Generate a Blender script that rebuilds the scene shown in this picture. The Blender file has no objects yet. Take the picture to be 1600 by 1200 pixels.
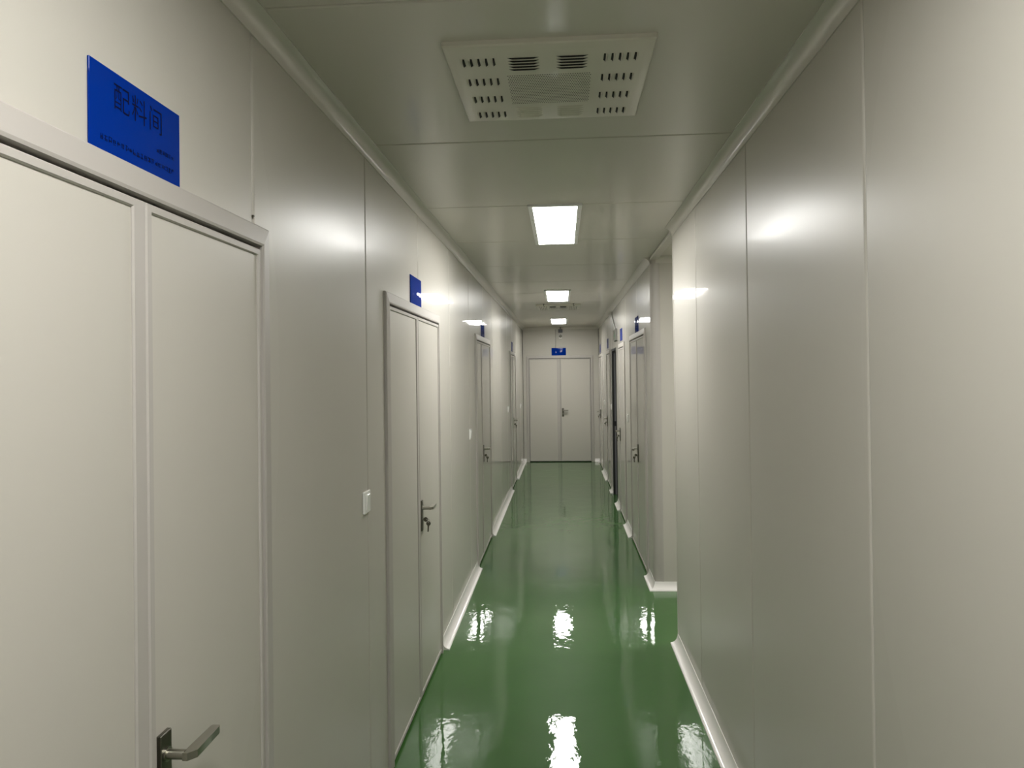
import bpy, bmesh, math, random
from mathutils import Vector, Matrix

# ------------------------------------------------------------------ camera
XL, XR, ZC, YD, YR = -0.792, 0.725, 2.695, 14.475, -6.0   # corridor: left, right, ceiling, far end, rear end
YA, YB = 4.76, 5.93                                       # side passage opening in the right wall
EYE = 1.755
scene = bpy.context.scene
coll = scene.collection
yaw, pitch, roll, FPX, CY = 0.06954, 0.00872, 0.01263, 1130.0, 575.27
cyw, syw, cp, sp = math.cos(yaw), math.sin(yaw), math.cos(pitch), math.sin(pitch)
fwd = Vector((-syw * cp, cyw * cp, sp))
rgt = Vector((cyw, syw, 0))
upv = rgt.cross(fwd)
r2 = math.cos(roll) * rgt - math.sin(roll) * upv
u2 = math.cos(roll) * upv + math.sin(roll) * rgt
cam_data = bpy.data.cameras.new('camera')
cam = bpy.data.objects.new('camera', cam_data)
coll.objects.link(cam)
cam.matrix_world = Matrix(((r2.x, u2.x, -fwd.x, 0), (r2.y, u2.y, -fwd.y, 0), (r2.z, u2.z, -fwd.z, EYE), (0, 0, 0, 1)))
cam_data.sensor_width = 36
cam_data.lens = FPX / 1600 * 36
cam_data.shift_y = (CY - 600) / 1600
cam_data.clip_start = 0.02
scene.camera = cam

# ------------------------------------------------------------------ world, exposure, light levels
w = bpy.data.worlds.new('world')
scene.world = w
w.use_nodes = True
w.node_tree.nodes['Background'].inputs[0].default_value = (0, 0, 0, 1)
w.node_tree.nodes['Background'].inputs[1].default_value = 0.0
scene.view_settings.view_transform = 'Standard'
scene.view_settings.look = 'None'
scene.view_settings.exposure = 0.0
scene.view_settings.gamma = 1.0
scene.view_settings.use_curve_mapping = False
PANEL_STRENGTH = 40.0
PANEL_COLOUR = (1.0, 0.985, 0.95, 1)
scene.cycles.max_bounces = 14
scene.cycles.diffuse_bounces = 7
scene.cycles.glossy_bounces = 7


# ------------------------------------------------------------------ materials
def principled(name, col, rough=0.5, metal=0.0, coat=0.0, coat_rough=0.03, spec=0.5):
    m = bpy.data.materials.new(name)
    m.use_nodes = True
    b = m.node_tree.nodes['Principled BSDF']
    b.inputs['Base Color'].default_value = (*col, 1)
    b.inputs['Roughness'].default_value = rough
    b.inputs['Metallic'].default_value = metal
    b.inputs['Specular IOR Level'].default_value = spec
    b.inputs['Coat Weight'].default_value = coat
    b.inputs['Coat Roughness'].default_value = coat_rough
    return m


def noise_bump(m, layers, col_var=None):
    """layers: (scale xyz, detail, distance, strength); chained bumps in world space."""
    nt = m.node_tree
    b = nt.nodes['Principled BSDF']
    geo = nt.nodes.new('ShaderNodeNewGeometry')
    prev = None
    for sc, det, dist, st in layers:
        mp = nt.nodes.new('ShaderNodeMapping')
        mp.inputs['Scale'].default_value = sc
        nt.links.new(geo.outputs['Position'], mp.inputs['Vector'])
        n = nt.nodes.new('ShaderNodeTexNoise')
        n.inputs['Scale'].default_value = 1.0
        n.inputs['Detail'].default_value = det
        nt.links.new(mp.outputs[0], n.inputs['Vector'])
        bp = nt.nodes.new('ShaderNodeBump')
        bp.inputs['Strength'].default_value = st
        bp.inputs['Distance'].default_value = dist
        nt.links.new(n.outputs[0], bp.inputs['Height'])
        if prev:
            nt.links.new(prev.outputs[0], bp.inputs['Normal'])
        prev = bp
    nt.links.new(prev.outputs[0], b.inputs['Normal'])
    nt.links.new(prev.outputs[0], b.inputs['Coat Normal'])
    if col_var:
        sc, det, c1, c2, lo, hi = col_var
        mp = nt.nodes.new('ShaderNodeMapping')
        mp.inputs['Scale'].default_value = sc
        nt.links.new(geo.outputs['Position'], mp.inputs['Vector'])
        n = nt.nodes.new('ShaderNodeTexNoise')
        n.inputs['Scale'].default_value = 1.0
        n.inputs['Detail'].default_value = det
        nt.links.new(mp.outputs[0], n.inputs['Vector'])
        r = nt.nodes.new('ShaderNodeValToRGB')
        r.color_ramp.elements[0].position = lo
        r.color_ramp.elements[1].position = hi
        r.color_ramp.elements[0].color = (*c1, 1)
        r.color_ramp.elements[1].color = (*c2, 1)
        nt.links.new(n.outputs[0], r.inputs[0])
        nt.links.new(r.outputs[0], b.inputs['Base Color'])
    return m


WALLC = (0.50, 0.480, 0.430)
CEILC = (0.55, 0.53, 0.475)
M = {}
M['wall'] = noise_bump(principled('painted_steel', WALLC, 0.36, coat=0.20, coat_rough=0.03, spec=0.16),
                       [((1.2, 1.2, 0.7), 1, 0.003, 1.0), ((24, 24, 0.6), 2, 0.00022, 1.0)])
M['ceiling'] = noise_bump(principled('painted_steel_ceiling', CEILC, 0.36, coat=0.35, coat_rough=0.08),
                          [((1.5, 1.0, 1), 1, 0.003, 1.0), ((10, 1.0, 1), 2, 0.0005, 1.0)])
M['door'] = noise_bump(principled('painted_door', (0.51, 0.487, 0.437), 0.36, coat=0.20, coat_rough=0.03, spec=0.2),
                       [((1.6, 1.6, 1.0), 1, 0.003, 1.0)])
M['alu'] = principled('white_aluminium', (0.44, 0.415, 0.385), 0.42, coat=0.0, coat_rough=0.08, spec=0.3)
M['trim'] = principled('cove_aluminium', (0.54, 0.515, 0.47), 0.28, coat=0.3, coat_rough=0.05)
M['pvc'] = principled('white_cove', (0.80, 0.78, 0.75), 0.25, coat=0.4, coat_rough=0.08)
M['floor'] = noise_bump(principled('green_epoxy', (0.05, 0.16, 0.055), 0.40, coat=1.0, coat_rough=0.025, spec=0.05),
                        [((1.8, 1.2, 1), 2, 0.0032, 1.0), ((7, 5, 1), 3, 0.0018, 1.0), ((38, 32, 1), 2, 0.00024, 1.0)],
                        ((1.3, 0.9, 1), 3, (0.034, 0.108, 0.021), (0.048, 0.130, 0.032), 0.35, 0.7))
M['floor'].node_tree.nodes['Principled BSDF'].inputs['Coat IOR'].default_value = 1.37
M['sign'] = principled('blue_acrylic', (0.0006, 0.024, 0.24), 0.3, coat=0.55, coat_rough=0.01, spec=0.0)
M['sign'].node_tree.nodes['Principled BSDF'].inputs['Coat IOR'].default_value = 1.25
noise_bump(M['sign'], [((5, 5, 4), 2, 0.002, 1.0)])
M['ink'] = principled('navy_ink', (0.002, 0.004, 0.03), 0.6, spec=0.05)
M['steel'] = principled('satin_steel', (0.36, 0.35, 0.30), 0.30, metal=1.0)
M['plate'] = principled('dark_nickel', (0.16, 0.155, 0.13), 0.34, metal=1.0)
M['keymetal'] = principled('key_metal', (0.13, 0.125, 0.10), 0.35, metal=1.0)
M['dark'] = principled('black_void', (0.006, 0.006, 0.006), 0.8)
M['flat_black'] = principled('shadow_and_fitting_black', (0.012, 0.012, 0.012), 0.6)  # black of linings and hooks, also painted shade of the doorway gaps
M['vent'] = principled('vent_plastic', (0.62, 0.60, 0.53), 0.35, coat=0.15, coat_rough=0.05)
M['switch'] = principled('switch_plastic', (0.88, 0.88, 0.85), 0.25, coat=0.3)
M['greydoor'] = principled('grey_steel_jamb', (0.17, 0.17, 0.18), 0.4)
M['black'] = principled('black_plastic', (0.01, 0.01, 0.011), 0.35)
M['green'] = principled('exit_green', (0.02, 0.22, 0.07), 0.25, coat=0.5)
M['exitglass'] = principled('exit_face', (0.05, 0.06, 0.05), 0.2, coat=0.3)
M['exitbox'] = principled('exit_housing', (0.20, 0.20, 0.185), 0.35)
M['white'] = principled('white_plastic', (0.85, 0.85, 0.83), 0.3)
M['lens'] = principled('grey_dome', (0.25, 0.25, 0.22), 0.15, coat=0.6)
M['lightframe'] = principled('panel_frame', (0.80, 0.80, 0.80), 0.35)
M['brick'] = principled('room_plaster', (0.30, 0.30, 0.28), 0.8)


def grazing_gloss(m, stops, sock='Coat Roughness'):
    """micro-rough lacquer: the rougher the face-on look, the sharper the mirror near grazing (as real baked enamel does)."""
    nt = m.node_tree
    b = nt.nodes['Principled BSDF']
    lw = nt.nodes.new('ShaderNodeLayerWeight')
    lw.inputs['Blend'].default_value = 0.5
    r = nt.nodes.new('ShaderNodeValToRGB')
    cr = r.color_ramp
    cr.interpolation = 'B_SPLINE'
    while len(cr.elements) < len(stops):
        cr.elements.new(0.5)
    for e, (p, v) in zip(cr.elements, stops):
        e.position = p
        e.color = (v, v, v, 1)
    nt.links.new(lw.outputs['Facing'], r.inputs[0])
    nt.links.new(r.outputs[0], b.inputs[sock])


grazing_gloss(M['wall'], [(0.30, 0.36), (0.55, 0.34), (0.70, 0.22), (0.80, 0.03), (0.90, 0.008)])
grazing_gloss(M['door'], [(0.30, 0.36), (0.55, 0.34), (0.70, 0.22), (0.80, 0.03), (0.90, 0.010)])
for k in ('wall', 'door'):
    grazing_gloss(M[k], [(0.50, 0.08), (0.72, 0.08), (0.82, 0.11), (0.90, 0.60), (0.97, 1.0)], 'Coat Weight')
grazing_gloss(M['ceiling'], [(0.30, 0.16), (0.60, 0.10), (0.85, 0.025)])
em = bpy.data.materials.new('lit_diffuser')
em.use_nodes = True
nb = em.node_tree.nodes['Principled BSDF']
nb.inputs['Base Color'].default_value = (0.9, 0.9, 0.9, 1)
nb.inputs['Emission Color'].default_value = PANEL_COLOUR
nb.inputs['Emission Strength'].default_value = PANEL_STRENGTH
M['lamp'] = em


# ------------------------------------------------------------------ mesh helpers
class MB:
    def __init__(self):
        self.bm = bmesh.new()
        self.mi = 0

    def faces_from(self, vs, polys):
        bv = [self.bm.verts.new(v) for v in vs]
        out = []
        for p in polys:
            f = self.bm.faces.new([bv[i] for i in p])
            f.material_index = self.mi
            out.append(f)
        return out

    def box(self, x0, x1, y0, y1, z0, z1, bev=0.0, seg=1):
        vs = [(x, y, z) for z in (z0, z1) for y in (y0, y1) for x in (x0, x1)]
        fs = self.faces_from(vs, [(0, 1, 3, 2), (4, 6, 7, 5), (0, 4, 5, 1), (2, 3, 7, 6), (0, 2, 6, 4), (1, 5, 7, 3)])
        if bev:
            es = list({e for f in fs for e in f.edges})
            bmesh.ops.bevel(self.bm, geom=es, offset=bev, segments=seg, affect='EDGES', profile=0.5, material=-1)
        return self

    def loft(self, rings, close=True, caps=True):
        n = len(rings[0])
        bv = [[self.bm.verts.new(p) for p in r] for r in rings]
        for a, b in zip(bv[:-1], bv[1:]):
            for i in range(n if close else n - 1):
                f = self.bm.faces.new((a[i], a[(i + 1) % n], b[(i + 1) % n], b[i]))
                f.material_index = self.mi
        if caps:
            for r in (bv[0], bv[-1]):
                f = self.bm.faces.new(r)
                f.material_index = self.mi
        return self

    def cyl(self, a, b, r, n=16, r2=None):
        a, b = Vector(a), Vector(b)
        d = (b - a).normalized()
        e = d.orthogonal().normalized()
        g = d.cross(e)
        rr = r if r2 is None else r2
        ring = lambda c, q: [c + q * (math.cos(2 * math.pi * k / n) * e + math.sin(2 * math.pi * k / n) * g) for k in range(n)]
        return self.loft([ring(a, r), ring(b, rr)])

    def tube(self, pts, r, n=8):
        pts = [Vector(p) for p in pts]
        rings = []
        for i, p in enumerate(pts):
            d = (pts[min(i + 1, len(pts) - 1)] - pts[max(i - 1, 0)]).normalized()
            e = d.cross(Vector((0.3, 0.5, 0.81))).normalized()
            g = d.cross(e)
            rings.append([p + r * (math.cos(2 * math.pi * k / n) * e + math.sin(2 * math.pi * k / n) * g) for k in range(n)])
        return self.loft(rings)

    def mesh(self, name, mats, smooth=None):
        bmesh.ops.recalc_face_normals(self.bm, faces=self.bm.faces)
        me = bpy.data.meshes.new(name)
        self.bm.to_mesh(me)
        self.bm.free()
        for m in (mats if isinstance(mats, (list, tuple)) else [mats]):
            me.materials.append(M[m])
        if smooth is not None:
            for p in me.polygons:
                p.use_smooth = True
            me.set_sharp_from_angle(angle=math.radians(smooth))
        return me

    def obj(self, name, mats, parent=None, smooth=None):
        return place(name, self.mesh(name, mats, smooth), parent)


def place(name, me, parent=None, loc=None, rz=0.0):
    o = bpy.data.objects.new(name, me)
    coll.objects.link(o)
    if parent is not None:
        o.parent = parent
    if loc is not None:
        o.location = loc
    if rz:
        o.rotation_euler.z = rz
    return o


def tag(o, label, cat=None, group=None, kind=None):
    o['label'] = label
    if cat:
        o['category'] = cat
    if group:
        o['group'] = group
    if kind:
        o['kind'] = kind
    return o


def empty(name, loc=(0, 0, 0), rz=0.0):
    o = bpy.data.objects.new(name, None)
    o.empty_display_size = 0.1
    coll.objects.link(o)
    o.location = loc
    o.rotation_euler.z = rz
    return o


def structure(name, label, loc=(0, 0, 0), rz=0.0):
    return tag(empty(name, loc, rz), label, kind='structure')


# maps (u along wall, v out into the corridor, z) -> world
def mapL(u, v, z): return (XL + v, u, z)
def mapR(u, v, z): return (XR - v, u, z)
def mapE(u, v, z): return (u, YD - v, z)
def mapRear(u, v, z): return (u, YR + v, z)
def mapPF(u, v, z): return (u, YB - v, z)       # passage, far side
def mapPN(u, v, z): return (u, YA + v, z)       # passage, near side


def strip(mp, profile, u0, u1, k0=0.0, k1=0.0):
    """prism of a (v, z) profile along u; ends mitred by k*v."""
    mb = MB()
    mb.loft([[mp(u0 + k0 * v, v, z) for v, z in profile], [mp(u1 + k1 * v, v, z) for v, z in profile]])
    return mb


def panel(mp, a, b, cuts, z1=ZC, thick=0.05):
    """One sandwich panel from a to b (rolled long edges), with rectangular door cuts (u0, u1, ztop)."""
    mb = MB()
    g = 0.0020
    marks = sorted({a, b} | {min(max(c, a), b) for q in cuts for c in q[:2]})
    for s, e in zip(marks[:-1], marks[1:]):
        if e - s < 1e-4:
            continue
        mid = (s + e) / 2
        z0 = 0.0
        for c0, c1, zt in cuts:
            if c0 <= mid <= c1:
                z0 = zt
        pr = []
        if s == a:
            pr += [(s + g, -thick), (s + g, -0.007), (s + g + 0.0015, -0.003), (s + g + 0.004, -0.001), (s + g + 0.009, 0)]
        else:
            pr += [(s, -thick), (s, 0)]
        if e == b:
            pr += [(e - g - 0.009, 0), (e - g - 0.004, -0.001), (e - g - 0.0015, -0.003), (e - g, -0.007), (e - g, -thick)]
        else:
            pr += [(e, 0), (e, -thick)]
        mb.loft([[mp(u, v, z0) for u, v in pr], [mp(u, v, z1) for u, v in pr]])
    return mb


# ------------------------------------------------------------------ openings: (u0, u1, z of casing top)
CAS = 0.052     # casing width
DOORS_L = [(0.735, 1.888, 2.150, 1.310), (3.175, 4.588, 2.136, 3.880), (6.525, 7.830, 2.131, 7.010), (10.93, 12.05, 2.113, 11.42)]
DOORS_R = [(6.33, 7.75, 2.146, 7.05), (8.45, 9.28, 2.122, None), (10.97, 11.86, 2.114, None), (13.10, 14.26, 2.118, 13.86)]
DOOR_E = (-0.722, 0.611, 2.120, -0.045)
GAPW = (9.85, 10.58, 2.10)      # the open dark doorway


def cut(d):
    return (d[0] + 0.012, d[1] - 0.012, d[2] - 0.012)


# ------------------------------------------------------------------ floor, walls, ceiling
fb = MB()
fb.box(XL - 0.3, 4.0, YR - 0.3, YD + 0.3, -0.06, 0.0)
tag(fb.obj('floor', 'floor'), 'glossy green epoxy floor running the length of the corridor', kind='structure')

wl = structure('wall_left', 'left corridor wall of glossy off-white steel panels')
seams = [YR, -4.7, -3.6, -2.5, -1.43, -0.35, 0.735, 1.814, 2.888, 3.96, 5.061, 6.115, 7.21, 8.19, 9.28, 10.36, 11.44, 12.5, 13.55, YD]
for a, b in zip(seams[:-1], seams[1:]):
    panel(mapL, a, b, [cut(d) for d in DOORS_L]).obj('wall_panel', 'wall', wl)

wr = structure('wall_right', 'right corridor wall of glossy off-white steel panels, broken by a side passage')
seams = [YR, -4.9, -3.7, -2.6, -1.5, -0.42, 0.67, 1.775, 2.883, 3.959, YA]
for a, b in zip(seams[:-1], seams[1:]):
    panel(mapR, a, b, []).obj('wall_panel', 'wall', wr)
seams = [YB + 0.06, 7.06, 8.31, 9.41, 10.72, 11.93, 13.02, YD]
for a, b in zip(seams[:-1], seams[1:]):
    panel(mapR, a, b, [cut(d) for d in DOORS_R] + [GAPW]).obj('wall_panel', 'wall', wr)

we = structure('wall_end', 'end wall closing the corridor above and beside the far double door')
for a, b in ((XL, -0.129), (-0.129, XR)):
    panel(mapE, a, b, [cut(DOOR_E)]).obj('wall_panel', 'wall', we)
wb = structure('wall_rear', 'rear wall of the corridor behind the viewpoint')
for a, b in ((XL, -0.03), (-0.03, XR)):
    panel(mapRear, a, b, []).obj('wall_panel', 'wall', wb)
PX = 3.6
wp = structure('wall_passage_far', 'pale panel wall on the far side of the side passage')
for a, b in ((XR + 0.06, 1.85), (1.85, 2.95), (2.95, PX)):
    panel(mapPF, a, b, []).obj('wall_panel', 'wall', wp)
wn = structure('wall_passage_near', 'pale panel wall on the near side of the side passage')
for a, b in ((XR, 1.8), (1.8, 2.9), (2.9, PX)):
    panel(mapPN, a, b, []).obj('wall_panel', 'wall', wn)
wq = structure('wall_passage_end', 'pale panel wall closing the side passage')
panel(lambda u, v, z: (PX - v, u, z), YA, YB, []).obj('wall_panel', 'wall', wq)

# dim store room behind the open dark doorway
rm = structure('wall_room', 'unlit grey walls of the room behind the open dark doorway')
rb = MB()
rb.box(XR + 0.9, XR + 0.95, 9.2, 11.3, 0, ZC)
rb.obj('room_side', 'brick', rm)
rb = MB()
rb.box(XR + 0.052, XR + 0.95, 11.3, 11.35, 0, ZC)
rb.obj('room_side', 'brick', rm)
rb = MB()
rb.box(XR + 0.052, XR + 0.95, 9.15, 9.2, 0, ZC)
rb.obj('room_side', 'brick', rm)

cl = structure('ceiling', 'glossy off-white steel panel ceiling of the corridor')
cs = [YR, -4.8, -3.7, -2.6, -1.5, -0.4, 0.69, 1.79, 2.895, 4.02, 5.10, 6.255, 7.35, 8.40, 9.45, 10.5, 11.6, 12.7, 13.8, YD]
for a, b in zip(cs[:-1], cs[1:]):
    mb = MB()
    g = 0.0016
    pr = [(a + g, 0.05), (a + g, 0.007), (a + g + 0.002, 0.002), (a + g + 0.006, 0), (b - g - 0.006, 0), (b - g - 0.002, 0.002), (b - g, 0.006), (b - g, 0.05)]
    mb.loft([[(XL - 0.06, y, ZC + z) for y, z in pr], [(XR + 0.01, y, ZC + z) for y, z in pr]])
    mb.obj('ceiling_panel', 'ceiling', cl)
for a, b in ((XR + 0.01, 1.9), (1.9, PX)):
    mb = MB()
    mb.box(a + 0.001, b - 0.001, YA - 0.06, YB + 0.06, ZC, ZC + 0.05)
    mb.obj('ceiling_panel', 'ceiling', cl)
mb = MB()
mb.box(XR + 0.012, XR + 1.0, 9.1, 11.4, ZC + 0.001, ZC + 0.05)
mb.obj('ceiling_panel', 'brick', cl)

# ------------------------------------------------------------------ coves
COVE = [(0.0, -0.052), (0.004, -0.052), (0.006, -0.040), (0.012, -0.027), (0.022, -0.016), (0.034, -0.008), (0.048, -0.004), (0.048, 0.0), (0, 0.0)]
COVE = [(v, ZC + z) for v, z in COVE]


def cove(name, label, runs):
    t = structure(name, label)
    for mp, a, b, k0, k1 in runs:
        strip(mp, COVE, a, b, k0, k1).obj('cove_strip', 'trim', t, smooth=35)


cove('trim_1', 'concave cove along the left wall and ceiling', [(mapL, YR, 3.0, 1, 0), (mapL, 3.0, 6.0, 0, 0), (mapL, 6.0, 9.0, 0, 0), (mapL, 9.0, 12.0, 0, 0), (mapL, 12.0, YD, 0, -1)])
cove('trim_2', 'concave cove along the right wall and ceiling nearer than the side passage', [(mapR, YR, 1.2, 1, 0), (mapR, 1.2, YA, 0, 0)])
cove('trim_3', 'concave cove along the right wall and ceiling beyond the side passage', [(mapR, YB + 0.03, 9.0, 0, 0), (mapR, 9.0, 12.0, 0, 0), (mapR, 12.0, YD, 0, -1)])
cove('trim_4', 'concave cove between the end wall and ceiling', [(mapE, XL, XR, 1, -1)])
cove('trim_5', 'concave cove around the ceiling of the side passage', [(mapPF, XR + 0.04, PX, 0, 0), (mapPN, XR + 0.04, PX, 0, 0)])
# rounded corner post of the passage
mb = MB()
R_ = 0.06
arc = [(XR + R_ - R_ * math.cos(t), YB + R_ - R_ * math.sin(t)) for t in [k * math.pi / 2 / 8 for k in range(9)]]
ring = [(XR - 0.003, YB + R_ + 0.012), (XR - 0.003, YB + R_)] + arc[1:-1] + [(XR + R_, YB - 0.003), (XR + R_ + 0.012, YB - 0.003), (XR + R_ + 0.012, YB + 0.02), (XR + 0.02, YB + R_ + 0.012)]
mb.loft([[(x, y, 0.0) for x, y in ring], [(x, y, ZC) for x, y in ring]])
tag(mb.obj('trim_6', 'alu', smooth=35), 'rounded vertical corner post at the far edge of the side passage', kind='structure')
mb = MB()
ring = [(XR - 0.0025, YA - 0.02), (XR - 0.0025, YA + 0.0), (XR + 0.0, YA + 0.0025), (XR + 0.02, YA + 0.0025), (XR + 0.02, YA - 0.02)]
mb.loft([[(x, y, 0.0) for x, y in ring], [(x, y, ZC - 0.05) for x, y in ring]])
tag(mb.obj('trim_7', 'trim'), 'slim angle edging the near corner of the side passage', kind='structure')
mb = MB()
mb.box(XR - 0.005, XR + 0.062, YA - 0.02, YB + 0.075, ZC - 0.022, ZC + 0.001, 0.006)
tag(mb.obj('trim_8', 'trim'), 'flat ceiling strip spanning the mouth of the side passage', kind='structure')

BASE = [(0, 0.066), (0.003, 0.066), (0.005, 0.050), (0.010, 0.034), (0.019, 0.020), (0.031, 0.011), (0.043, 0.008), (0.049, 0.007), (0.050, 0.0), (0, 0)]


def base(name, label, runs):
    t = structure(name, label)
    for mp, a, b, k0, k1 in runs:
        strip(mp, BASE, a, b, k0, k1).obj('cove_strip', 'pvc', t, smooth=30)


base('baseboard_left', 'white cove skirting in pieces between the left doors',
     [(mapL, 4.592, 6.52, 0, 0), (mapL, 7.84, 10.92, 0, 0), (mapL, 12.06, YD, 0, -1)])
base('baseboard_right_near', 'white cove skirting along the near right wall, ending at the side passage', [(mapR, YR, YA, 0, 0)])
base('baseboard_right_far', 'white cove skirting in pieces between the right doors',
     [(mapR, YB, 6.31, -1, 0), (mapR, 7.77, 8.43, 0, 0), (mapR, 9.30, GAPW[0] - 0.02, 0, 0), (mapR, GAPW[1] + 0.03, 10.95, 0, 0), (mapR, 11.88, 13.08, 0, 0), (mapR, 14.28, YD, 0, -1)])
base('baseboard_end', 'white cove skirting either side of the end door', [(mapE, XL, -0.735, 1, 0), (mapE, 0.625, XR, 0, -1)])
base('baseboard_passage', 'white cove skirting along the far side of the side passage', [(mapPF, XR, PX, -1, 0), (mapPN, XR, PX, 0, 0)])


# ------------------------------------------------------------------ door hardware (shared meshes; local: x right, -y out, z up, origin at plate centre bottom)
def plate_mesh():
    mb = MB()
    mb.box(-0.019, 0.019, -0.010, 0.0, 0.0, 0.166, 0.0016)
    return mb.mesh('handle_plate', 'plate')


def lever_mesh():
    mb = MB()
    zc = 0.124
    mb.cyl((0, -0.010, zc), (0, -0.014, zc), 0.014, 20)
    mb.cyl((0, -0.012, zc), (0, -0.048, zc), 0.0095, 20)
    pts = [(-0.0095, -0.046), (0.013, -0.046), (0.101, -0.048), (0.104, -0.051), (0.104, -0.064), (0.100, -0.067), (0.006, -0.069), (-0.0095, -0.056)]
    mb.loft([[(x, y, zc - 0.008) for x, y in pts], [(x, y, zc + 0.007) for x, y in pts]])
    return mb.mesh('lever', 'steel', 40)


def cylinder_mesh():
    mb = MB()
    zc = 0.062
    mb.cyl((0, -0.010, zc), (0, -0.0135, zc), 0.0085, 16)
    mb.box(-0.004, 0.004, -0.0135, -0.010, zc - 0.024, zc, 0.001)
    return mb.mesh('lock_cylinder', 'steel', 40)


def key_mesh(bow=0.0125, blade=0.030):
    """flat key in the local y-z plane, bow centred at origin, blade towards +y."""
    mb = MB()
    n = 14
    t = 0.0012
    hole = [(-0.0065 + 0.0028 * math.cos(2 * math.pi * k / n), 0.0028 * math.sin(2 * math.pi * k / n)) for k in range(n)]
    outer = [(bow * math.cos(2 * math.pi * k / n), bow * math.sin(2 * math.pi * k / n)) for k in range(n)]
    mb.loft([[(-t, y, z) for y, z in outer], [(-t, y, z) for y, z in hole], [(t, y, z) for y, z in hole], [(t, y, z) for y, z in outer], [(-t, y, z) for y, z in outer]], caps=False)
    prof = [(bow - 0.002, -0.0045), (bow + blade, -0.0045), (bow + blade + 0.004, 0), (bow + blade, 0.0035), (bow + blade - 0.006, 0.002), (bow + blade - 0.011, 0.0042), (bow + blade - 0.016, 0.0025), (bow + 0.004, 0.0045), (bow - 0.002, 0.0045)]
    mb.loft([[(-t * 0.8, y, z) for y, z in prof], [(t * 0.8, y, z) for y, z in prof]])
    bmesh.ops.remove_doubles(mb.bm, verts=mb.bm.verts, dist=1e-6)
    return mb.mesh('key', 'keymetal')


def ring_mesh(R=0.0095, r=0.0009):
    mb = MB()
    rings = []
    for i in range(17):
        a = 2 * math.pi * i / 16
        c = Vector((0, R * math.cos(a), R * math.sin(a)))
        d = Vector((0, math.cos(a), math.sin(a)))
        rings.append([c + r * (math.cos(2 * math.pi * k / 6) * d + math.sin(2 * math.pi * k / 6) * Vector((1, 0, 0))) for k in range(6)])
    mb.loft(rings, caps=False)
    bmesh.ops.remove_doubles(mb.bm, verts=mb.bm.verts, dist=1e-6)
    return mb.mesh('split_ring', 'steel', 60)


HW = {'handle_plate': plate_mesh(), 'lever': lever_mesh(), 'lock_cylinder': cylinder_mesh()}
KEY, RING = key_mesh(), ring_mesh()
HZ = 0.905     # height of plate bottom
LEAF_V = 0.010  # leaf face proud of the wall plane, just behind the casing (local y = -v)


def make_door(name, label, loc, rz, W, H, meet, swing_dark=False, stile=0.040):
    """Door in a plane: x 0..W left to right, front towards -y, casing outer width W and height H."""
    d = tag(empty(name, loc, rz), label, kind='structure')
    # casing (sloped face, mitred corners)
    prof = [(0.0, 0.0), (0.0, 0.009), (0.004, 0.013), (CAS - 0.006, 0.0175), (CAS, 0.0155), (CAS, -0.045), (0.012, -0.045), (0.012, 0.0)]  # (inwards, proud)
    mb = MB()
    mb.loft([[(s, -p, H - s) for s, p in prof], [(W - s, -p, H - s) for s, p in prof]])
    mb.obj('door_head', 'alu', d)
    for sgn in (0, 1):
        mb = MB()
        X = (lambda s: W - s) if sgn else (lambda s: s)
        mb.loft([[(X(s), -p, 0.0) for s, p in prof], [(X(s), -p, H - s) for s, p in prof]])
        mb.obj('door_jamb', 'alu', d)
    g = 0.005
    x0, x1, z0, z1 = CAS + g, W - CAS - g, 0.014, H - CAS - g - 0.004
    leaves = [(x0, x1, 0.018, 0.020)] if meet is None else [(x0, meet - 0.0012, 0.018, stile), (meet + 0.0012, x1, 0.020, 0.018)]
    last = None
    for a, b, sl, sr in leaves:
        st, sb = 0.018, 0.022
        mb = MB()
        mb.box(a + sl - 0.002, b - sr + 0.002, -LEAF_V + 0.002, -LEAF_V + 0.040, z0 + sb - 0.002, z1 - st + 0.002)
        lf = mb.obj('door_leaf', 'door', d)
        # slim metal edging with mitred corners
        ins = {'l': sl, 'r': sr, 't': st, 'b': sb}
        y0, y1 = -LEAF_V - 0.003, -LEAF_V + 0.042
        O = [(a, z0), (b, z0), (b, z1), (a, z1)]
        I = [(a + sl, z0 + sb), (b - sr, z0 + sb), (b - sr, z1 - st), (a + sl, z1 - st)]
        c = 0.003
        O2 = [(a + c, z0 + c), (b - c, z0 + c), (b - c, z1 - c), (a + c, z1 - c)]
        I2 = [(a + sl - c, z0 + sb - c), (b - sr + c, z0 + sb - c), (b - sr + c, z1 - st + c), (a + sl - c, z1 - st + c)]
        for k in range(4):
            j = (k + 1) % 4
            mb = MB()
            def ringk(q):
                return [(O[q][0], y1, O[q][1]), (O[q][0], y0 + c, O[q][1]), (O2[q][0], y0, O2[q][1]), (I2[q][0], y0, I2[q][1]), (I[q][0], y0 + c, I[q][1]), (I[q][0], y1, I[q][1])]
            mb.loft([ringk(k), ringk(j)])
            mb.obj('leaf_edging', 'alu', lf)
        last = (lf, a)
    lf, a = last
    hx = a + 0.020 + 0.025
    for n, me in HW.items():
        place(n, me, lf, (hx, -LEAF_V + 0.002, HZ))
    # dark rebate behind the gaps
    mb = MB()
    mb.box(0.014, W - 0.014, 0.046, 0.050, 0.0, H - 0.014)
    mb.obj('door_rebate', 'dark', d)
    return d, hx


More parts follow.
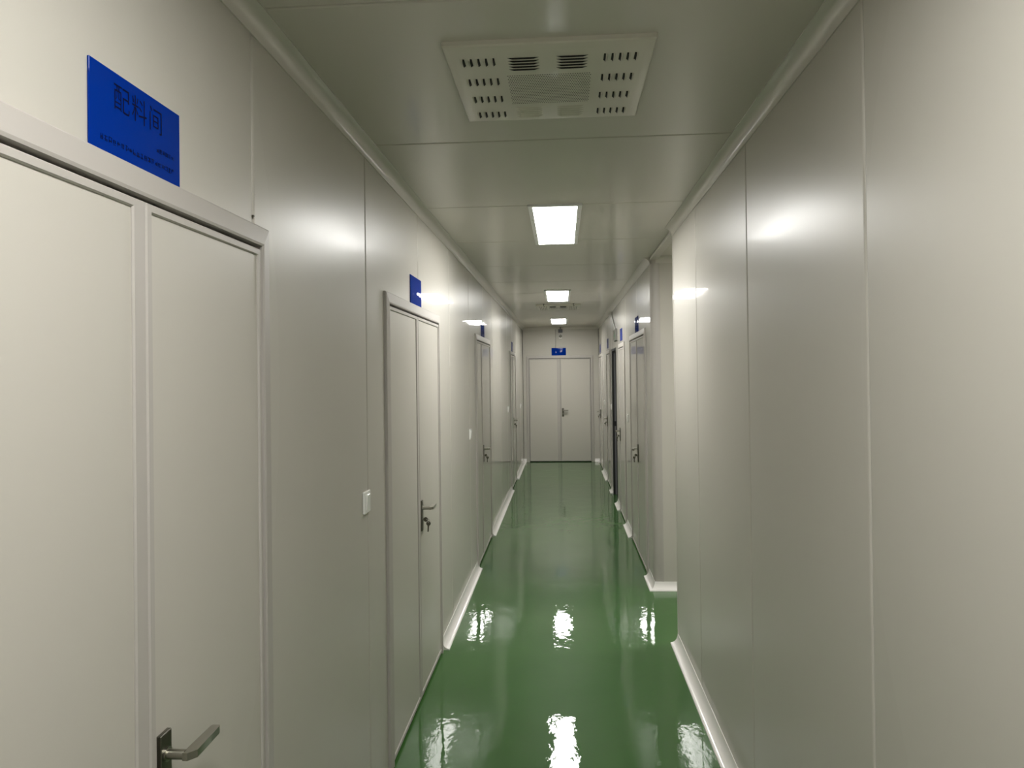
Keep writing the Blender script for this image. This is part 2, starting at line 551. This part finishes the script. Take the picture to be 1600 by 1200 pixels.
def side_door(name, label, side, dd):
    u0, u1, H, meet = dd
    if side == 'L':
        d, hx = make_door(name, label, (XL, u0, 0), math.pi / 2, u1 - u0, H, None if meet is None else meet - u0)
        return d, (XL, u0 + hx)
    if side == 'R':
        d, hx = make_door(name, label, (XR, u1, 0), -math.pi / 2, u1 - u0, H, None if meet is None else u1 - meet)
        return d, (XR, u1 - hx)
    d, hx = make_door(name, label, (u0, YD, 0), 0, u1 - u0, H, meet - u0, stile=0.062)
    return d, (u0 + hx, YD)


def keys(label, pos, rz, single=False, turn=0.0):
    """keys in the lock: origin on the lock, local -y out of the door."""
    k = tag(empty('key_ring' if not single else 'door_key', (pos[0], pos[1], HZ + 0.062), rz), label, 'keys' if not single else 'key', 'keys left in the door locks')
    a = place('key', KEY, k, (0, -0.034, 0))
    if single:
        a.rotation_euler.y = turn
        return k
    r = place('split_ring', RING, k, (0, -0.0465, -0.0075))
    b = place('key', KEY, k, (0.001, -0.049, -0.0225))
    b.rotation_euler.x = -math.pi / 2 + 0.08
    return k


dl = ['nearest left double door, under the large blue sign lettered in navy', 'second left double door, with keys beside a white switch',
      'third left double door with one narrow and one wide leaf', 'farthest left double door, nearest to the end wall']
HL = [side_door('door_%d' % (i + 1), dl[i], 'L', d)[1] for i, d in enumerate(DOORS_L)]
HE = side_door('door_5', 'grey-white double door closing the far end of the corridor', 'E', DOOR_E)[1]
dr = ['nearest right double door, just beyond the side passage', 'single right door between the nearest right door and the dark doorway',
      'single right door just beyond the dark doorway', 'farthest right double door, beside the end wall']
HR = [side_door('door_%d' % (i + 6), dr[i], 'R', d)[1] for i, d in enumerate(DOORS_R)]
keys('two keys on a ring hanging in the second left door', HL[1], math.pi / 2)
keys('two keys on a ring hanging in the third left door', HL[2], math.pi / 2)
keys('two keys on a ring hanging in the farthest left door', HL[3], math.pi / 2)
keys('keys hanging in the lock of the end double door', HE, 0)
keys('two keys on a ring hanging in the nearest right double door', HR[0], -math.pi / 2)
keys('two keys on a ring hanging in the single right door before the dark doorway', HR[1], -math.pi / 2)
keys('two keys on a ring hanging in the single right door beyond the dark doorway', HR[2], -math.pi / 2)
keys('two keys on a ring hanging in the farthest right door', HR[3], -math.pi / 2)

# open dark doorway: grey jamb lining, black strips put in as shadow gaps, strike plate
dk = structure('door_10', 'open dark doorway with grey metal jamb between two right-hand single doors')
ga, gb, gz = GAPW
mb = MB()
mb.box(XR + 0.010, XR + 0.075, gb - 0.030, gb, 0, gz - 0.0, 0.002)
j = mb.obj('jamb_lining', 'greydoor', dk)
mb = MB()
mb.box(XR - 0.010, XR + 0.020, gb - 0.034, gb + 0.012, 0, gz + 0.004, 0.002)
mb.obj('shadow_strip', 'flat_black', j)  # solid black strip standing in for the shadow gap at the jamb
mb = MB()
mb.box(XR + 0.040, XR + 0.075, gb - 0.034, gb - 0.029, 0, gz)
mb.obj('shadow_strip', 'flat_black', j)  # inner shadow gap, its shade likewise built as a black strip
mb = MB()
mb.box(XR + 0.014, XR + 0.038, gb - 0.033, gb - 0.029, 0.99, 1.06, 0.001)
mb.obj('strike_plate', 'black', j)
mb = MB()
mb.box(XR - 0.004, XR + 0.075, ga, gb, gz - 0.03, gz + 0.002, 0.002)
mb.obj('head_lining', 'flat_black', dk)
mb = MB()
mb.box(XR - 0.004, XR + 0.075, ga - 0.006, ga + 0.022, 0, gz + 0.004, 0.002)
mb.obj('jamb_lining', 'flat_black', dk)
mb = MB()
mb.box(XR + 0.09, XR + 0.80, ga + 0.03, ga + 0.07, 0.01, gz - 0.04, 0.003)
lf = mb.obj('door_leaf', 'greydoor', dk)
mb = MB()
mb.box(XR + 0.70, XR + 0.738, ga + 0.07, ga + 0.08, 0.92, 1.08, 0.0015)
mb.cyl((XR + 0.72, ga + 0.08, 1.03), (XR + 0.72, ga + 0.12, 1.03), 0.009)
mb.box(XR + 0.60, XR + 0.73, ga + 0.115, ga + 0.135, 1.022, 1.038, 0.003)
mb.obj('handle', 'steel', lf)


# ------------------------------------------------------------------ room signs
SW, SH = 0.288, 0.150
sb = MB()
sb.box(-SW / 2, SW / 2, -0.004, 0.0, 0.0, SH, 0.0008)
SIGN = sb.mesh('room_sign', 'sign')


def sign(label, side, u, z):
    loc, rz = {'L': ((XL + 0.0005, u, z), math.pi / 2), 'R': ((XR - 0.0005, u, z), -math.pi / 2), 'E': ((u, YD - 0.0005, z), 0)}[side]
    return tag(place('room_sign', SIGN, None, loc, rz), label, 'sign', 'blue room signs')


s1 = sign('large blue acrylic sign lettered in navy above the nearest left door', 'L', 1.304, 2.152)
sign('blue sign above the second left double door', 'L', 3.882, 2.138)
sign('blue sign above the third left double door', 'L', 7.175, 2.133)
sign('blue sign above the farthest left door', 'L', 11.41, 2.115)
sign('blue sign above the end double door', 'E', -0.069, 2.124)
sign('blue sign above the nearest right double door', 'R', 7.065, 2.148)
sign('blue sign above the single right door before the dark doorway', 'R', 8.915, 2.150)
sign('blue sign above the single right door beyond the dark doorway', 'R', 11.58, 2.150)
sign('blue sign above the farthest right door', 'R', 13.88, 2.152)

# lettering of the nearest sign
fc = bpy.data.curves.new('lettering', 'FONT')
fc.body = '配料间'
fc.size = 0.058
fc.offset = -0.0003
fc.align_x = 'LEFT'
fc.space_character = 1.12
fo = bpy.data.objects.new('lettering_curve', fc)
coll.objects.link(fo)
dg = bpy.context.evaluated_depsgraph_get()
tm = bpy.data.meshes.new_from_object(fo.evaluated_get(dg))
bpy.data.objects.remove(fo)
bpy.data.curves.remove(fc)
xs = [v.co.x for v in tm.vertices]
ys = [v.co.y for v in tm.vertices]
LX0, LX1, LZ0, LZ1 = -0.077, 0.076, 0.084, 0.132
for v in tm.vertices:
    fx = (v.co.x - min(xs)) / (max(xs) - min(xs))
    fy = (v.co.y - min(ys)) / (max(ys) - min(ys))
    v.co = (LX0 + fx * (LX1 - LX0), -0.0046, LZ0 + fy * (LZ1 - LZ0))
tm.materials.clear()
tm.materials.append(M['ink'])
tm.name = 'lettering'
lt = place('lettering', tm, s1)
lt['label'] = 'navy characters on the blue sign'
# the faded small print: illegible strokes
rnd = random.Random(4)


def small_print(x0, x1, zc, h, n):
    mb = MB()
    cw = (x1 - x0) / n
    for i in range(n):
        cx = x0 + (i + 0.5) * cw
        a, hh = cw * 0.40, h / 2
        for k in range(rnd.choice((3, 4, 4))):
            z = zc + hh * rnd.uniform(-0.95, 0.95)
            l = a * rnd.uniform(0.5, 1)
            mb.box(cx - l, cx + l, -0.0046, -0.0042, z - 0.0004, z + 0.0004)
        for k in range(rnd.choice((1, 2, 2))):
            x = cx + a * rnd.uniform(-0.9, 0.9)
            l = hh * rnd.uniform(0.4, 1)
            mb.box(x - 0.0004, x + 0.0004, -0.0046, -0.0042, zc - l, zc + l)
    return mb


o = small_print(-0.118, 0.122, 0.024, 0.011, 20).obj('small_print', 'ink', s1)
o['kind'] = 'stuff'
o = small_print(0.056, 0.121, 0.052, 0.009, 6).obj('small_print', 'ink', s1)
o['kind'] = 'stuff'


# ------------------------------------------------------------------ switches
mb = MB()
mb.box(-0.043, 0.043, -0.009, 0, -0.043, 0.043, 0.002, 2)
SWP = mb.mesh('switch_plate', 'switch')
mb = MB()
pts = [(-0.006, -0.030), (-0.0135, 0.030), (-0.009, 0.031), (-0.005, 0.031), (-0.005, -0.031)]
pts = [(-0.008, -0.031), (-0.0105, -0.030), (-0.0150, 0.029), (-0.0130, 0.031), (-0.008, 0.031)]
mb.loft([[(-0.020, y, z) for y, z in pts], [(0.020, y, z) for y, z in pts]])
SWR = mb.mesh('rocker', 'switch')


def switch(label, side, u, z=1.253):
    loc, rz = {'L': ((XL, u, z), math.pi / 2), 'R': ((XR, u, z), -math.pi / 2)}[side]
    s = tag(empty('light_switch', loc, rz), label, 'switch', 'white wall switches')
    place('switch_plate', SWP, s)
    place('rocker', SWR, s)


switch('white switch left of the second left double door', 'L', 2.848)
switch('white switch left of the third left double door', 'L', 6.120)
switch('white switch left of the farthest left door', 'L', 10.42)
switch('white switch between the farthest left door and the end wall', 'L', 13.50, 1.165)
switch('white switch between the nearest right double door and the next single door', 'R', 8.15)
switch('white switch between the dark doorway and the single door beyond it', 'R', 10.90, 1.255)
switch('white switch between the two farthest right doors', 'R', 12.62, 1.25)


# ------------------------------------------------------------------ ceiling light panels
LW, LL = 0.300, 1.200
mb = MB()
t = 0.012
fr = [(-LW / 2, -LL / 2), (LW / 2, -LL / 2), (LW / 2, LL / 2), (-LW / 2, LL / 2)]
i_ = 0.026
inn = [(-LW / 2 + i_, -LL / 2 + i_), (LW / 2 - i_, -LL / 2 + i_), (LW / 2 - i_, LL / 2 - i_), (-LW / 2 + i_, LL / 2 - i_)]
mb.loft([[(x, y, 0) for x, y in fr], [(x, y, -t + 0.002) for x, y in fr], [(x * 0.985, y * 0.996, -t) for x, y in fr], [(x, y, -t) for x, y in inn], [(x, y, -t + 0.004) for x, y in inn], [(x, y, 0) for x, y in inn], [(x, y, 0) for x, y in fr]], caps=False)
bmesh.ops.remove_doubles(mb.bm, verts=mb.bm.verts, dist=1e-6)
LFR = mb.mesh('light_frame', 'lightframe')
mb = MB()
mb.box(-LW / 2 + i_, LW / 2 - i_, -LL / 2 + i_, LL / 2 - i_, -t + 0.003, -0.001)
LDF = mb.mesh('diffuser', 'lamp')
mb = MB()
mb.cyl((0, 0, 0), (0, 0, -0.0015), 0.004, 10)
LSC = mb.mesh('screw', 'steel')


def ceiling_light(label, x, y, rz=0.0):
    l = tag(empty('ceiling_light', (x, y, ZC), rz), label, 'light', 'flat ceiling light panels')
    place('light_frame', LFR, l)
    place('diffuser', LDF, l)
    for sx in (-1, 1):
        for yy in (-0.25, 0.25):
            place('screw', LSC, l, (sx * (LW / 2 - 0.012), yy, -t))


LXC = -0.030
ceiling_light('lit ceiling panel nearest in view, beyond the perforated vent unit', LXC, 4.595)
ceiling_light('lit ceiling panel in the middle, before the second vent unit', LXC - 0.015, 8.70)
ceiling_light('farthest lit ceiling panel, close to the end wall', LXC - 0.025, 12.83)
ceiling_light('lit ceiling panel overhead at the viewpoint', LXC, 0.48)
ceiling_light('lit ceiling panel behind the viewpoint', LXC, -3.65)
ceiling_light('lit ceiling panel inside the side passage on the right', 2.45, (YA + YB) / 2, math.pi / 2)


# ------------------------------------------------------------------ perforated vent units (square 0.6 m)
def vent_plate():
    mb = MB()
    s, d, c = 0.302, 0.024, 0.016
    sq = lambda h, z: [(-h, -h, z), (h, -h, z), (h, h, z), (-h, h, z)]
    mb.loft([sq(s, 0), sq(s, -0.012), sq(s - 0.004, -0.016), sq(s - c - 0.012, -d + 0.001), sq(s - c - 0.016, -d)])
    return mb.mesh('vent_plate', 'vent', 20)


def louvre(L, wd=0.013, h=0.0075, lip=0.9):
    """pressed louvre: ridge along y, opening on its +x side."""
    mb = MB()
    zs = []
    N = 6
    rings = []
    for k in range(N + 1):
        y = -L / 2 + L * k / N
        q = min(1.0, min(k, N - k) / 1.0)
        hh = h * q + 0.0002
        rings.append([(0, y, 0), (wd * lip * 0.4, y, -hh * 0.6), (wd * lip, y, -hh), (wd, y, 0)])
    mb.loft(rings)
    for f in mb.bm.faces:
        c = f.calc_center_median()
        if c.x > wd * (lip + 1) / 2 - 1e-5 and c.z < -0.0002:
            f.material_index = 1
    return mb.mesh('louvre', ['vent', 'dark'])


VP, LVS, LVL = vent_plate(), louvre(0.046, 0.012, 0.008, 0.55), louvre(0.092, 0.0120, 0.0045, 0.95)


def vent(label, x, y):
    v = tag(empty('ceiling_vent', (x, y, ZC)), label, 'vent', 'square ceiling vent units')
    place('vent_plate', VP, v)
    z = -0.024
    for i in range(4):
        yy = -0.215 + i * 0.142
        for k in range(5):
            place('louvre', LVS, v, (-0.258 + k * 0.0220, yy, z))
            place('louvre', LVS, v, (0.258 - k * 0.0220, yy, z), math.pi)
    for sx in (-1, 1):
        for k in range(5):
            place('louvre', LVL, v, (sx * 0.071 - 0.004, -0.222 + k * 0.0195, z), -math.pi / 2)
            place('louvre', LVL, v, (sx * 0.071 - 0.004, 0.232 - k * 0.0195, z), math.pi / 2)
    mb = MB()
    nx, ny = 36, 19
    for j in range(ny):
        for i in range(nx):
            cx = -0.128 + (i + 0.5 * (j % 2)) * 0.256 / nx
            cy = -0.108 + j * 0.226 / (ny - 1)
            mb.faces_from([(cx + 0.0023 * math.cos(a * math.pi / 3), cy + 0.0030 * math.sin(a * math.pi / 3), z - 0.0003) for a in range(6)], [(0, 1, 2, 3, 4, 5)])
    o = mb.obj('perforation', 'dark', v)
    o['kind'] = 'stuff'
    return v


vent('square perforated vent unit on the ceiling nearest to the viewpoint', -0.027, 2.315)
vent('far square vent unit on the ceiling between the middle and farthest lights', -0.045, 10.08)
for lab, hx in (('small dark hook on the ceiling left of the far vent', -0.24), ('small dark hook on the ceiling right of the far vent', 0.16)):
    mb = MB()
    mb.cyl((hx, 9.72, ZC), (hx, 9.72, ZC - 0.006), 0.012, 12)
    mb.tube([(hx, 9.72, ZC - 0.004), (hx, 9.72, ZC - 0.022), (hx + 0.006, 9.72, ZC - 0.030), (hx + 0.012, 9.72, ZC - 0.024)], 0.0035)
    tag(mb.obj('ceiling_hook', 'flat_black', smooth=40), lab, 'hook')

# ------------------------------------------------------------------ alarm box and camera above the end door
ab = tag(empty('alarm_box', (-0.030, YD, 2.575)), 'small black louvred box on the end wall just under the ceiling', 'alarm')
mb = MB()
mb.box(-0.042, 0.042, -0.035, 0, 0, 0.070, 0.004)
mb.obj('housing', 'black', ab)
for k in range(3):
    mb = MB()
    mb.box(-0.034, 0.034, -0.040, -0.035, 0.012 + k * 0.020, 0.018 + k * 0.020, 0.0015)
    mb.obj('grille_bar', 'black', ab)
mb = MB()
mb.cyl((0, -0.02, 0.070), (0, -0.02, ZC - 2.575 - 0.010), 0.012, 12)
mb.obj('stem', 'plate', ab)
dc = tag(empty('dome_camera', (-0.030, YD, 2.455)), 'white bracket camera with grey dome below the black box on the end wall', 'camera')
mb = MB()
mb.box(-0.030, 0.030, -0.020, 0, 0.0, 0.085, 0.006, 2)
mb.obj('bracket', 'white', dc)
mb = MB()
rings = []
for k in range(1, 9):
    a = math.pi * k / 9
    rings.append([(0.030 * math.sin(a) * math.cos(2 * math.pi * j / 16), -0.045 + 0.030 * math.sin(a) * math.sin(2 * math.pi * j / 16), 0.052 + 0.030 * math.cos(a)) for j in range(16)])
mb.loft(rings)
mb.obj('dome', 'lens', dc, smooth=60)
for sx in (-1, 1):
    mb = MB()
    mb.cyl((sx * 0.018, -0.020, 0.012), (sx * 0.018, -0.056, 0.010), 0.010, 12, 0.012)
    mb.obj('lamp_head', 'white', dc, smooth=40)

# ------------------------------------------------------------------ exit sign on the right wall with its cable
ex = tag(empty('exit_sign', (XR, 9.78, 2.185), -math.pi / 2), 'green running-man exit sign box on the right wall above the dark doorway', 'exit sign')
mb = MB()
mb.box(-0.175, 0.175, -0.026, 0, 0, 0.160, 0.003)
mb.obj('sign_box', 'exitbox', ex)
mb = MB()
mb.box(-0.160, 0.160, -0.0275, -0.026, 0.012, 0.148)
face = mb.obj('sign_face', 'exitglass', ex)
mb = MB()
for f in ([(-0.02, 0.118), (0.0, 0.128), (0.02, 0.118), (0.0, 0.106)], [(-0.03, 0.10), (0.02, 0.102), (0.028, 0.062), (-0.01, 0.060)],
          [(-0.01, 0.062), (0.012, 0.062), (-0.028, 0.028), (-0.045, 0.034)], [(0.012, 0.062), (0.03, 0.062), (0.05, 0.026), (0.034, 0.022)],
          [(0.02, 0.100), (0.05, 0.078), (0.046, 0.070), (0.016, 0.088)], [(-0.03, 0.100), (-0.052, 0.076), (-0.046, 0.070), (-0.022, 0.090)],
          [(0.085, 0.07), (0.085, 0.09), (0.12, 0.09), (0.12, 0.105), (0.145, 0.08), (0.12, 0.055), (0.12, 0.07)]):
    n = len(f)
    mb.loft([[(x, -0.0274, z) for x, z in f], [(x, -0.0284, z) for x, z in f]])
mb.obj('pictogram', 'green', face)
mb = MB()
mb.tube([(-0.80, -0.006, ZC - 2.185 - 0.05), (-0.66, -0.008, 0.40), (-0.40, -0.010, 0.30), (-0.12, -0.010, 0.20), (-0.02, -0.010, 0.158)], 0.0075)
mb.obj('cable', 'white', ex, smooth=60)

# small screw left at the panel joint above the nearest left door
mb = MB()
mb.cyl((XL - 0.002, 1.812, 2.172), (XL + 0.003, 1.812, 2.172), 0.0035, 10)
mb.cyl((XL + 0.003, 1.812, 2.172), (XL + 0.0045, 1.812, 2.172), 0.0022, 10)
tag(mb.obj('wall_screw', 'plate'), 'tiny dark screw in the wall joint above the nearest left door', 'screw')
